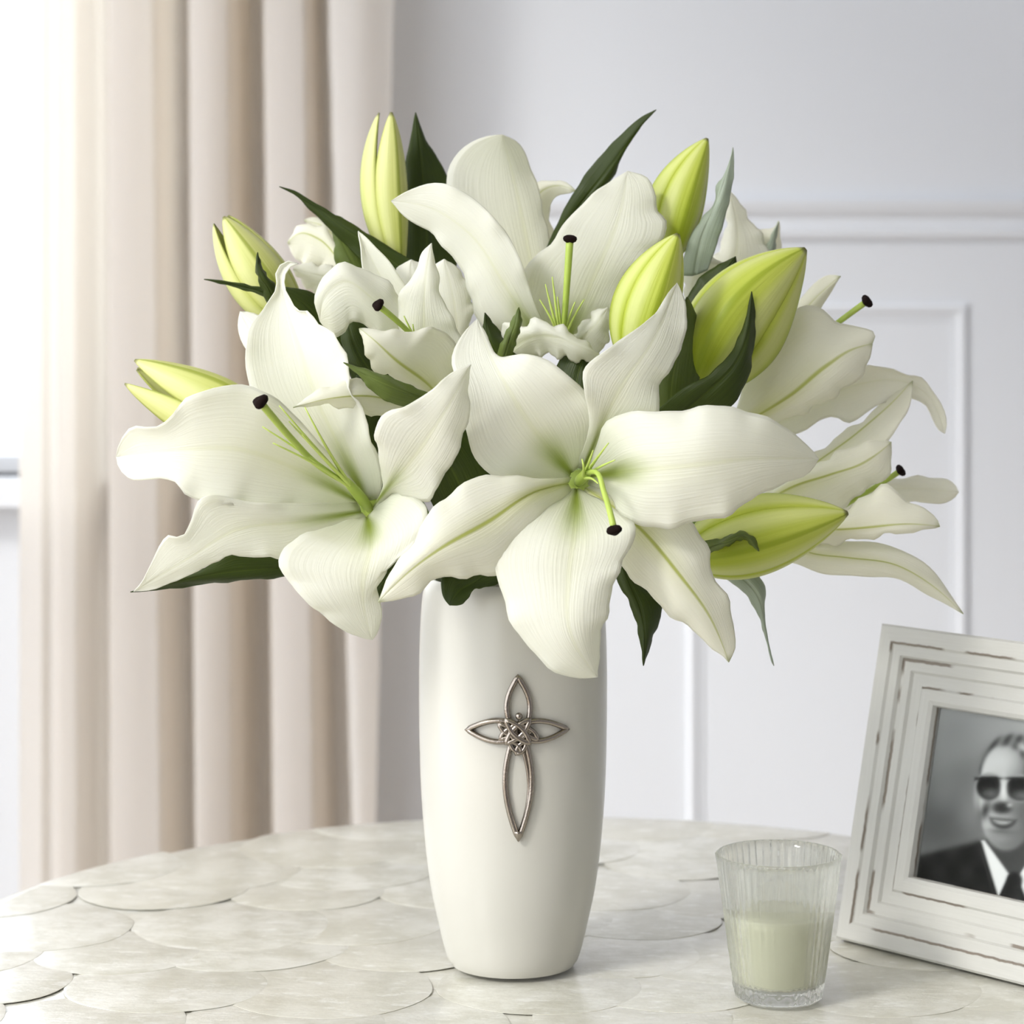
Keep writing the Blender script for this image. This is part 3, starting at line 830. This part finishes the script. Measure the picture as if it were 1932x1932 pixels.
# ---- F5: lily on the right, seen from its side
f5 = plant('lily_flower', 'white lily on the upper right seen from the side, black stigma sticking out', 'lily', (1382, 812, 1), (1160, 960, 1), 'white lilies')
petal(f5, [(1410, 790, 3), (1475, 650, 4.4), (1530, 572, 4.6), (1586, 521, 3.6)],
      [(1390, 770), (1448, 630), (1502, 568), (1538, 535), (1568, 519)], [(1440, 780), (1510, 650), (1546, 582), (1570, 545)], M_OUT, kf=2)
petal(f5, [(1405, 815, 2), (1530, 762, 2.6), (1620, 725, 3), (1700, 718, 3.6), (1752, 748, 4.4), (1783, 818, 4.6)],
      [(1400, 790), (1530, 730), (1610, 698), (1660, 694), (1722, 707), (1764, 744), (1785, 782)],
      [(1410, 840), (1508, 818), (1559, 787), (1600, 797), (1652, 768), (1721, 752), (1758, 780), (1772, 812)], M_PALE, cup=(-.5, -.5), ruf=.002)
petal(f5, [(1400, 800, 0), (1440, 778, -1), (1490, 747, -1.6), (1560, 690, -1.6), (1602, 662, -1), (1646, 648, -.2)],
      [(1385, 785), (1405, 730), (1430, 672), (1494, 590), (1542, 576), (1583, 612), (1634, 619), (1650, 629)],
      [(1410, 815), (1470, 796), (1530, 772), (1592, 735), (1632, 700), (1642, 668)], M_OUT, cup=(1.6, 1.0), groove=-.0008)
pistil(f5, [(1470, 700, 1.4), (1540, 640, 1), (1590, 602, .6), (1632, 571, .2)], .0017, .0042)
# ---- F6: lily on the lower right
f6 = plant('lily_flower', 'white lily low on the right, facing the panelled wall with long tapering petals', 'lily', (1432, 968, 2), (1180, 1030, 1.5), 'white lilies')
petal(f6, [(1450, 960, 4), (1600, 935, 5), (1700, 922, 5.8), (1760, 924, 6.2), (1809, 928, 6.2)],
      [(1450, 940), (1600, 915), (1700, 901), (1748, 901), (1795, 908)], [(1450, 980), (1610, 965), (1700, 948), (1730, 948), (1765, 949), (1798, 942)], M_PALE)
petal(f6, [(1440, 955, 2.6), (1545, 868, 2), (1620, 815, 2.2), (1680, 765, 2.8), (1722, 719, 3.4)],
      [(1435, 935), (1538, 857), (1580, 824), (1637, 785), (1673, 752), (1710, 728)], [(1450, 970), (1560, 910), (1650, 860), (1688, 815), (1719, 755)], M_OUT, cup=(.5, -.8), groove=-.0008)
petal(f6, [(1436, 955, 1.6), (1496, 917, .2), (1565, 896, -.5), (1625, 875, -.5), (1661, 851, 0), (1681, 834, .6)],
      [(1434, 940), (1530, 882), (1600, 846), (1650, 832)], [(1440, 975), (1530, 990), (1590, 962), (1640, 917), (1667, 909), (1682, 866)], M_OUT, cup=(.6, .9), groove=-.0008)
petal(f6, [(1438, 985, 1.5), (1520, 1040, -.5), (1600, 1052, -1.1), (1690, 1066, -1.1), (1760, 1106, 0), (1817, 1158, 1)],
      [(1440, 970), (1500, 1015), (1550, 1021), (1640, 1019), (1685, 1034), (1739, 1061), (1772, 1094), (1798, 1126)],
      [(1430, 995), (1472, 1055), (1514, 1070), (1550, 1079), (1625, 1085), (1670, 1091), (1715, 1103), (1760, 1124), (1802, 1149)], M_OUT, cup=(.8, .6), kf=2)
petal(f6, [(1436, 975, 1), (1500, 1000, -.6), (1565, 1001, -1.5), (1640, 995, -2.1), (1715, 989, -2), (1773, 993, -1)],
      [(1438, 958), (1540, 985), (1598, 966), (1640, 929), (1670, 913), (1700, 937), (1742, 959), (1767, 980)],
      [(1436, 990), (1500, 1025), (1565, 1026), (1640, 1014), (1700, 1005), (1750, 999)], M_OUT, cup=(1.0, .5), groove=-.0008)
pistil(f6, [(1560, 975, 2), (1620, 938, 2.4), (1660, 914, 2.4), (1696, 890, 2.2)], .0016, .0038)

# ---- F7: lily at the back left
f7 = plant('lily_flower', 'mostly hidden white lily at the back left, between two upright buds', 'lily', (690, 570, 5), (820, 800, 3), 'white lilies')
petal(f7, [(690, 560, 7), (650, 480, 8.6), (612, 428, 9), (574, 416, 9)],
      [(680, 540), (640, 460), (605, 413), (588, 411)], [(700, 570), (660, 500), (625, 450), (592, 432)], M_OUT, kf=2)
petal(f7, [(690, 565, 5.5), (640, 490, 6), (600, 450, 6.4), (568, 440, 6.8), (543, 458, 7)],
      [(700, 540), (640, 475), (622, 440), (592, 423), (562, 429)], [(680, 570), (632, 515), (598, 505), (568, 498), (552, 478)], M_OUT, cup=(.8, .8), groove=-.0008)
petal(f7, [(688, 575, 4.2), (630, 528, 3.2), (590, 517, 3), (553, 508, 3)],
      [(690, 555), (625, 504), (580, 498), (560, 500)], [(670, 585), (610, 556), (588, 550), (565, 526)], M_PALE)
leaf(f7, [(700, 540, 3.4), (662, 490, 3), (640, 440, 3), (625, 405, 3)],
     [(660, 560), (634, 505), (630, 450), (624, 415)], [(740, 560), (690, 500), (676, 450), (640, 408)], M_LEAFM)
# ---- F8: lily at the back right
f8 = plant('lily_flower', 'mostly hidden white lily at the back right, between two lime buds', 'lily', (1330, 585, 5), (1150, 800, 3), 'white lilies')
petal(f8, [(1340, 580, 8), (1425, 500, 9.4), (1455, 455, 9.8), (1469, 417, 9.8)],
      [(1320, 560), (1390, 480), (1430, 432), (1462, 428)], [(1370, 580), (1450, 510), (1470, 476), (1474, 448)], M_OUT, kf=2)
petal(f8, [(1335, 580, 6.5), (1385, 490, 8), (1390, 420, 8.8), (1376, 360, 9)],
      [(1310, 570), (1345, 490), (1368, 440), (1370, 395)], [(1380, 570), (1455, 480), (1432, 436), (1405, 400), (1389, 372)], M_PALE, cup=(.4, .9))
petal(f8, [(1320, 585, 4), (1308, 530, 3), (1330, 503, 2.6), (1370, 498, 2.6)],
      [(1300, 580), (1290, 530), (1300, 497), (1325, 486), (1348, 489)], [(1345, 580), (1325, 545), (1342, 518), (1360, 505)], M_PALE)
leaf(f8, [(1400, 560, 8), (1440, 500, 9), (1456, 460, 9), (1468, 420, 8.8)], [(1390, 540), (1435, 490), (1450, 455)], [(1415, 565), (1455, 500), (1464, 455)], M_LEAFP)

# ------------------------------------------------------------------ buds
def bud(label, base, tip, wid, mat, yaw=0.0, openness=0.0, bend=(0, 0), belly=.42, back=None):
    """base/tip = (px, px, cm); wid = full width in px; three tepals closed into an ovoid"""
    root = plant('lily_bud', label, 'lily bud', base, back, 'lily buds')
    b = P(base[0], base[1], base[2] * .01); t = P(tip[0], tip[1], tip[2] * .01)
    m = P((base[0] + tip[0]) / 2 + bend[0], (base[1] + tip[1]) / 2 + bend[1], (base[2] + tip[2]) / 2 * .01)
    n = 30
    ax = spl([b, m, t], n)
    R = wid * .5 * ((base[2] + tip[2]) / 200 + D) / F
    s = np.linspace(0, 1, n)
    e = math.log(.5) / math.log(belly)
    prof = np.sin(np.pi * np.clip(s, 0, 1) ** e) ** .78
    prof = np.maximum(prof, .16 * (1 - s))
    prof[-1] = .03
    T = np.gradient(ax, axis=0); T /= np.linalg.norm(T, axis=1)[:, None]
    for k in range(3):
        ph0 = yaw + k * 2 * math.pi / 3
        V, uv = [], []
        q = 15
        for i in range(n):
            cam_dir = np.array([0, -1.0, 0]); a = cam_dir - T[i] * cam_dir.dot(T[i]); a /= np.linalg.norm(a); c = np.cross(T[i], a)
            op = openness * max(0, s[i] - .45) ** 2 * 3.3
            od = math.cos(ph0) * a + math.sin(ph0) * c
            for j in range(q):
                w = -1 + 2 * j / (q - 1)
                an = ph0 + w * math.radians(63)
                r = R * prof[i] * (1 + .085 * math.cos(3 * (an - ph0)) - .06 * abs(w) ** 10 + .045 * math.exp(-(w / .12) ** 2))
                r -= R * .035 * math.exp(-((abs(w) - .2) / .1) ** 2) * prof[i]
                V.append(ax[i] + r * (math.cos(an) * a + math.sin(an) * c) + od * op * R)
                uv.append((s[i], .5 + w * .5))
        Fc = [(i * q + j, i * q + j + 1, (i + 1) * q + j + 1, (i + 1) * q + j) for i in range(n - 1) for j in range(q - 1)]
        o = mk('tepal', V, Fc, mat, root, uvs=uv)
        md = o.modifiers.new('thick', 'SOLIDIFY'); md.thickness = .0012; md.offset = 0
    return root

b1 = bud('cream-green lily bud leaning left above the wide open left lily', (572, 625, .5), (419, 413, .5), 112, M_BUDC, .35, .30, (-4, 6), .48, (700, 800, 1))
leaf(b1, [(560, 620, -1.5), (515, 560, -2.2), (460, 541, -2.4), (385, 527, -2.4)], [(545, 640), (508, 565), (458, 546), (410, 534)], [(575, 600), (520, 550), (464, 537), (410, 530)], cup=(.1, .1))
leaf(b1, [(530, 590, -2), (508, 548, -3.2), (490, 510, -3.4), (486, 476, -3.4)], [(515, 595), (494, 545), (483, 508)], [(550, 580), (525, 545), (500, 515)])
leaf(b1, [(690, 690, -1), (620, 620, -1.6), (570, 570, -2.4), (528, 540, -2.6)], [(660, 700), (590, 620), (545, 570)], [(720, 670), (640, 600), (595, 554), (560, 545)])
b2 = bud('tall cream lily bud standing upright at the top left', (758, 545, 3), (731, 214, 4), 84, M_BUDC, .55, .34, (-14, 0), .55, (830, 740, 2))
leaf(b2, [(800, 560, 5), (805, 440, 5.6), (798, 330, 6), (784, 212, 6)], [(755, 560), (758, 440), (762, 330), (774, 262)], [(850, 560), (865, 440), (845, 335), (800, 256)], cup=(.3, .6))
leaf(b2, [(800, 540, 1.6), (720, 478, 1.6), (640, 425, 1.8), (590, 387, 2), (527, 352, 2)], [(780, 570), (690, 500), (630, 440), (584, 394), (556, 366)], [(810, 510), (721, 458), (660, 420), (594, 383), (560, 362)], cup=(.2, .2))
b3 = bud('yellow-green lily bud poking out at the far left with split tips', (520, 830, -3.5), (250, 700, -2.5), 128, M_BUDC, .9, .42, (-6, -4), .42, (700, 940, -2))
b4 = bud('lime green lily bud at the top right beside a pale leaf', (1255, 500, 2), (1334, 262, 2.5), 104, M_BUDG, .3, .0, (-14, -2), .42, (1130, 740, 2))
leaf(b4, [(1310, 520, 1), (1330, 430, .6), (1358, 370, .6), (1383, 278, .8)], [(1285, 520), (1296, 465), (1321, 416), (1346, 388), (1353, 350), (1374, 322)], [(1335, 510), (1363, 427), (1375, 381), (1385, 312)], M_LEAFP, cup=(.4, .2))
b5 = bud('pale lime lily bud in the middle, just right of the upright pistil', (1190, 700, -6.8), (1279, 442, -7.2), 122, M_BUDG, .2, .0, (-10, -2), .45, (1120, 830, -4))
b6 = bud('biggest lime lily bud on the right, wrapped by a dark leaf', (1310, 748, -3), (1519, 470, -3), 182, M_BUDG, -.35, .0, (-18, -14), .44, (1170, 880, -2))
leaf(b6, [(1275, 790, -6.2), (1330, 745, -7.2), (1385, 690, -7.2), (1412, 620, -6.6), (1418, 550, -6)],
     [(1240, 775), (1285, 735), (1340, 705), (1385, 655), (1407, 600)], [(1300, 800), (1370, 775), (1410, 715), (1421, 660), (1425, 600)], cup=(.2, .7))
leaf(b6, [(1300, 660, -.6), (1330, 590, -.6), (1360, 530, -.4), (1388, 484, -.2)], [(1285, 640), (1298, 560), (1330, 515), (1360, 498)], [(1330, 660), (1370, 580), (1390, 525)])
leaf(b6, [(1265, 790, -4.6), (1268, 720, -5.2), (1285, 640, -5.2), (1296, 560, -5)], [(1235, 780), (1240, 715), (1262, 640), (1285, 580)], [(1290, 790), (1320, 715), (1320, 640), (1308, 580)], M_LEAFM)
b7 = bud('bright lime lily bud lying sideways at the lower right', (1285, 1052, -5), (1599, 968, -5), 148, M_BUDG, .12, .0, (4, -2), .42, (1150, 1040, -2))
leaf(b7, [(1335, 1035, -7.4), (1370, 1022, -8), (1405, 1012, -8), (1432, 1040, -7.8)], [(1330, 1020), (1365, 1015), (1402, 1003), (1425, 1018)], [(1335, 1045), (1372, 1030), (1405, 1018), (1424, 1034)], M_LEAFM)
leaf(b7, [(1330, 1060, -2), (1385, 1080, -2.6), (1428, 1120, -3), (1442, 1180, -3), (1460, 1256, -3)], [(1335, 1085), (1368, 1092), (1407, 1122), (1433, 1167), (1448, 1212)], [(1340, 1040), (1422, 1072), (1443, 1111), (1440, 1160), (1446, 1200)], M_LEAFP, cup=(.2, .5))

# ------------------------------------------------------------------ votive glass with candle
GX, GY = float(P(1469, 0, -.073)[0]), -.073
def votive():
    root = thing('votive_glass', 'small ribbed clear glass votive holder in front of the photo frame', 'candle holder', (GX, GY, .0012))
    h = .0845
    z0 = .0012
    no, zo = 46, 40
    out = []
    for i in range(zo):
        t = i / (zo - 1)
        z = z0 + .002 + t * (h - .003)
        r = .0252 + (.0362 - .0252) * t ** .92
        out.append((r, z))
    prof = [(0, z0 + .0015), (.018, z0 + .0010), (.0235, z0), ] + out + [(.0357, z0 + h), (.0346, z0 + h - .0006)]
    inner = [(r - .0024, z) for r, z in out[::-1] if z0 + .0085 < z < z0 + h - .004] + [(.018, z0 + .0075), (0, z0 + .007)]
    k_out = len(prof) - 2
    def mod(k, a, r, z):
        if k < 3 or k >= k_out: return 0
        t = (z - z0) / h
        rib = .0007 * math.cos(48 * a) * (.45 + .55 * t)
        hob = .0008 * max(0, math.cos(17 * a + (math.pi if int(t * 16) % 2 else 0))) ** 2 * abs(math.sin(t * 16 * math.pi)) * max(0, 1 - t / .45)
        rim = .0006 * math.cos(17 * a) * max(0, (t - .88) / .12)
        return rib + hob + rim
    v, f = lathe_geo(prof + inner, 288, GX, GY, mod)
    mk('glass_body', v, f, M_GLASS, root)
    c = thing('candle', 'pale cream candle filling the lower half of the votive glass', 'candle', (GX, GY, z0 + .0085))
    wp = [(0, z0 + .0085), (.0175, z0 + .0088)]
    for z in np.linspace(.010, .049, 8):
        r = float(np.interp(z0 + z, [p[1] for p in out], [p[0] for p in out])) - .0029
        wp.append((r, z0 + z))
    wp += [(wp[-1][0] - .0012, z0 + .0502), (.012, z0 + .0496), (0, z0 + .0494)]
    v, f = lathe_geo(wp, 64, GX, GY); mk('wax', v, f, M_WAX, c, sharp=60)
    tube('wick', [(GX, GY, z0 + .049), (GX + .0004, GY, z0 + .054), (GX + .0012, GY, z0 + .058)], .0007, M_WICK, c, 6)
votive()

# ------------------------------------------------------------------ photo frame
def photo_frame():
    O = np.array([.206, .059, .0018]); w = np.array([.669, -.743, 0]); w /= np.linalg.norm(w)
    lean = math.radians(13); s, c = math.sin(lean), math.cos(lean)
    u = np.array([-w[1] * s, w[0] * s, c]); nrm = np.cross(w, u)            # nrm points to the viewer
    if nrm[1] > 0: nrm = -nrm
    FW, FH, MG = .24, .201, .0475
    root = thing('photo_frame', 'distressed white picture frame leaning back at the right edge of the table', 'picture frame', tuple(O + w * FW / 2))
    pt = lambda a, b, d: O + w * a + u * b + nrm * d
    # profile across the moulding: distance from outer edge, height toward the viewer
    prof = [(0, -.012), (0, .0), (.0015, .0018), (.011, .0018), (.0125, .0002), (.0185, .0002), (.020, -.0022), (.027, -.0022), (.0285, -.0042), (.036, -.0042), (.0375, -.0028), (.044, -.0028), (.0465, -.0045), (MG, -.0085), (MG, -.012)]
    dist = np.r_[0, np.cumsum([math.hypot(b[0] - a[0], b[1] - a[1]) for a, b in zip(prof[:-1], prof[1:])])]; dist /= dist[-1]
    corners = lambda i: [(i, i), (FW - i, i), (FW - i, FH - i), (i, FH - i)]
    for sd in range(4):
        V, uv = [], []
        ns = 2
        for k, (i, d) in enumerate(prof):
            A, B = corners(i)[sd], corners(i)[(sd + 1) % 4]
            for q in range(ns):
                t = q / (ns - 1)
                V.append(pt(A[0] + (B[0] - A[0]) * t, A[1] + (B[1] - A[1]) * t, d))
                ln = math.hypot(B[0] - A[0], B[1] - A[1])
                uv.append((sd * 1.7 + (i + t * ln) * 1.0 / .2, dist[k]))
        Fc = [(k * ns + q, k * ns + q + 1, (k + 1) * ns + q + 1, (k + 1) * ns + q) for k in range(len(prof) - 1) for q in range(ns - 1)]
        mk('frame_rail' if sd % 2 == 0 else 'frame_stile', V, Fc, M_FRAME, root, smooth=False, uvs=uv)
    V = [pt(a, b, d) for d in (-.0125, -.0150) for a, b in ((.004, .004), (FW - .004, .004), (FW - .004, FH - .004), (.004, FH - .004))]
    bk = mk('backing_board', V, box((0, 0, 0), (1, 1, 1))[1], M_FBACK, root, smooth=False)
    # easel leg behind
    foot = O + w * FW / 2 - np.array([nrm[0], nrm[1], 0]) * .095; foot[2] = .0012
    top = pt(FW / 2, .14, -.015)
    V = []
    for p_, hw in ((top, .022), (foot, .034)):
        for a, b in ((-1, 0), (1, 0), (1, 1), (-1, 1)):
            V.append(p_ + w * a * hw - nrm * .003 * b)
    mk('easel_leg', V, [(0, 1, 2, 3), (7, 6, 5, 4), (0, 4, 5, 1), (1, 5, 6, 2), (2, 6, 7, 3), (3, 7, 4, 0)], M_FBACK, root, smooth=False)
    # printed photograph: black-and-white portrait, painted per vertex
    a0, a1, b0, b1_ = MG + .001, FW - MG - .001, MG - .004, FH - MG + .004
    nx, ny = 150, 116
    aa, bb = np.meshgrid(np.linspace(a0, a1, nx), np.linspace(b0, b1_, ny))
    x = 6515.8 * aa + 1156.7 * bb + 58.3                       # sheet coordinates used to draw the portrait
    y = 1253.8 * aa - 8226.3 * bb + 1671.3
    img = portrait(x, y)
    V = np.stack([pt(p_, q_, -.0105) for p_, q_ in zip(aa.ravel(), bb.ravel())])
    idx = np.arange(nx * ny).reshape(ny, nx)
    Fc = np.stack([idx[:-1, :-1], idx[:-1, 1:], idx[1:, 1:], idx[1:, :-1]], -1).reshape(-1, 4)
    o = mk('photo_print', V, Fc, M_PRINT, root, label='black and white portrait photo of a smiling man in sunglasses and dark suit')
    at = o.data.color_attributes.new('print', 'FLOAT_COLOR', 'POINT')
    lin = np.clip(img.ravel(), 0, 1) ** 2.2
    at.data.foreach_set('color', np.stack([lin, lin, lin * .99, np.ones_like(lin)], -1).astype(np.float32).ravel())
    # pane over the print
    V = [pt(a, b, d) for d in (-.0086, -.0100) for a, b in ((a0, b0 + .003), (a1, b0 + .003), (a1, b1_ - .003), (a0, b1_ - .003))]
    mk('glass_pane', V, box((0, 0, 0), (1, 1, 1))[1], M_PANE, root, smooth=False)

def portrait(x, y):
    """grey values of a man's portrait drawn with soft shapes"""
    sg = lambda d, w=6.0: 1 / (1 + np.exp(np.clip(d / w, -40, 40)))             # 1 inside (d<0)
    ell = lambda cx, cy, rx, ry, rot=0.0: (np.sqrt((((x - cx) * math.cos(rot) + (y - cy) * math.sin(rot)) / rx) ** 2 + ((-(x - cx) * math.sin(rot) + (y - cy) * math.cos(rot)) / ry) ** 2) - 1) * min(rx, ry)
    def lerp(im, m, g): return im * (1 - m) + g * m
    def half(x0, y0, x1, y1):                                                   # signed distance, negative on the right-hand side walking p0->p1
        dx, dy = x1 - x0, y1 - y0; L = math.hypot(dx, dy)
        return ((x - x0) * dy - (y - y0) * dx) / L
    im = .66 - .00022 * (y - 470)
    for cx, cy, rx, ry, g, s_ in ((690, 830, 90, 110, .44, 40), (560, 1040, 110, 130, .30, 45), (640, 620, 80, 90, .58, 30), (560, 900, 60, 80, .52, 25), (1180, 760, 130, 200, .47, 40), (1250, 1050, 150, 140, .36, 40), (620, 1120, 150, 50, .36, 30), (700, 980, 50, 90, .50, 25), (1060, 560, 120, 60, .70, 30)):
        im = lerp(im, sg(ell(cx, cy, rx, ry), s_) * .8, g)
    # suit
    sh = np.maximum(half(430, 1235, 700, 1160), -1e9)
    suit_l = sg(-(y - (1225 - (x - 470) * .26)), 8)
    suit_r = sg(-(y - (1110 + (x - 1050) * .36)), 8)
    suit = np.where(x < 900, suit_l, suit_r) * sg(-(y - 1130), 5)
    tex = .13 + .03 * np.sin(x / 23) * np.sin(y / 31)
    im = lerp(im, suit, tex)
    # neck, collar, tie
    im = lerp(im, sg(np.maximum(ell(905, 1200, 118, 150), -(y - 1100)), 6), .27)
    colL = np.maximum.reduce([-(x - (757 + (y - 1150) * .30)), x - (775 + (y - 1150) * .72), x - (905 - (y - 1290) * .45), -(y - 1150)])
    im = lerp(im, sg(colL, 3), .90)
    colR = np.maximum.reduce([x - (1035 - (y - 1180) * .10), -(x - (1030 - (y - 1180) * .62)), -(x - (930 + (y - 1330) * .45)), -(y - 1180)])
    im = lerp(im, sg(colR, 3), .90)
    im = lerp(im, sg(ell(922, 1345, 36, 40), 4), .12)
    im = lerp(im, sg(np.maximum(np.abs(x - 920) - (24 + (y - 1350) * .30), -(y - 1350)), 4), .11)
    lap = np.minimum(np.abs(half(745, 1170, 830, 1460)), np.abs(half(1060, 1200, 1010, 1490)))
    im = lerp(im, sg(lap - 3, 2) * sg(-(y - 1190), 6) * .5, .30)
    # head
    head = np.minimum(ell(895, 900, 150, 255, .04), ell(885, 1010, 128, 185, .04))
    hm = sg(head, 4)
    face = .74 - .0016 * (x - 830) - .0002 * (y - 800)
    im = lerp(im, hm, face)
    im = lerp(im, hm * sg(ell(1030, 960, 70, 230), 20), .36)
    im = lerp(im, hm * sg(ell(905, 1150, 130, 55), 16) * .75, .42)
    im = lerp(im, hm * sg(ell(855, 745, 75, 55), 25) * .8, .84)
    # hair
    hair = np.maximum(ell(915, 790, 165, 175), -np.minimum(ell(868, 800, 112, 128), 1e9))
    im = lerp(im, sg(np.maximum(hair, y - 850), 6) * .9, .34 + .10 * np.sin(x / 9 + y / 17))
    im = lerp(im, sg(ell(985, 690, 40, 16, .5), 6), .82)
    im = lerp(im, sg(ell(1045, 900, 22, 55), 8), .40)
    im = lerp(im, sg(ell(735, 930, 14, 45), 5) * .8, .70)
    # sunglasses
    for cx, cy, rx, ry in ((797, 880, 62, 64), (955, 888, 74, 62)):
        im = lerp(im, sg(ell(cx, cy, rx + 8, ry + 8), 3), .62)
        im = lerp(im, sg(np.maximum(ell(cx, cy, rx, ry), -(y - (cy - 52))), 3), .12)
        im = lerp(im, sg(ell(cx + 8, cy + 36, rx * .62, ry * .38), 9) * .75, .50)
    im = lerp(im, sg(np.maximum(np.abs(y - 838) - 6, np.abs(x - 876) - 150), 3), .16)
    im = lerp(im, sg(ell(870, 900, 15, 62), 6), .88)
    # nose and cheeks
    im = lerp(im, sg(ell(862, 985, 48, 30), 6), .20)
    im = lerp(im, sg(ell(900, 972, 12, 9), 4), .72)
    im = lerp(im, sg(ell(778, 1000, 18, 40, .3), 8), .22)
    im = lerp(im, sg(ell(955, 1010, 30, 40, -.5), 12) * .6, .38)
    # mouth
    smile = ell(866, 1036, 66, 54, .08)
    im = lerp(im, sg(np.maximum(smile, -(y - (1040 + (x - 866) * .10))), 4), .17)
    im = lerp(im, sg(np.maximum(ell(862, 1044, 46, 26, .08), -(y - (1050 + (x - 866) * .10))), 5), .74)
    im = lerp(im, sg(ell(858, 1104, 42, 9, .06), 5) * .8, .34)
    im = lerp(im, sg(ell(852, 1142, 36, 14), 9) * .6, .60)
    return im
photo_frame()
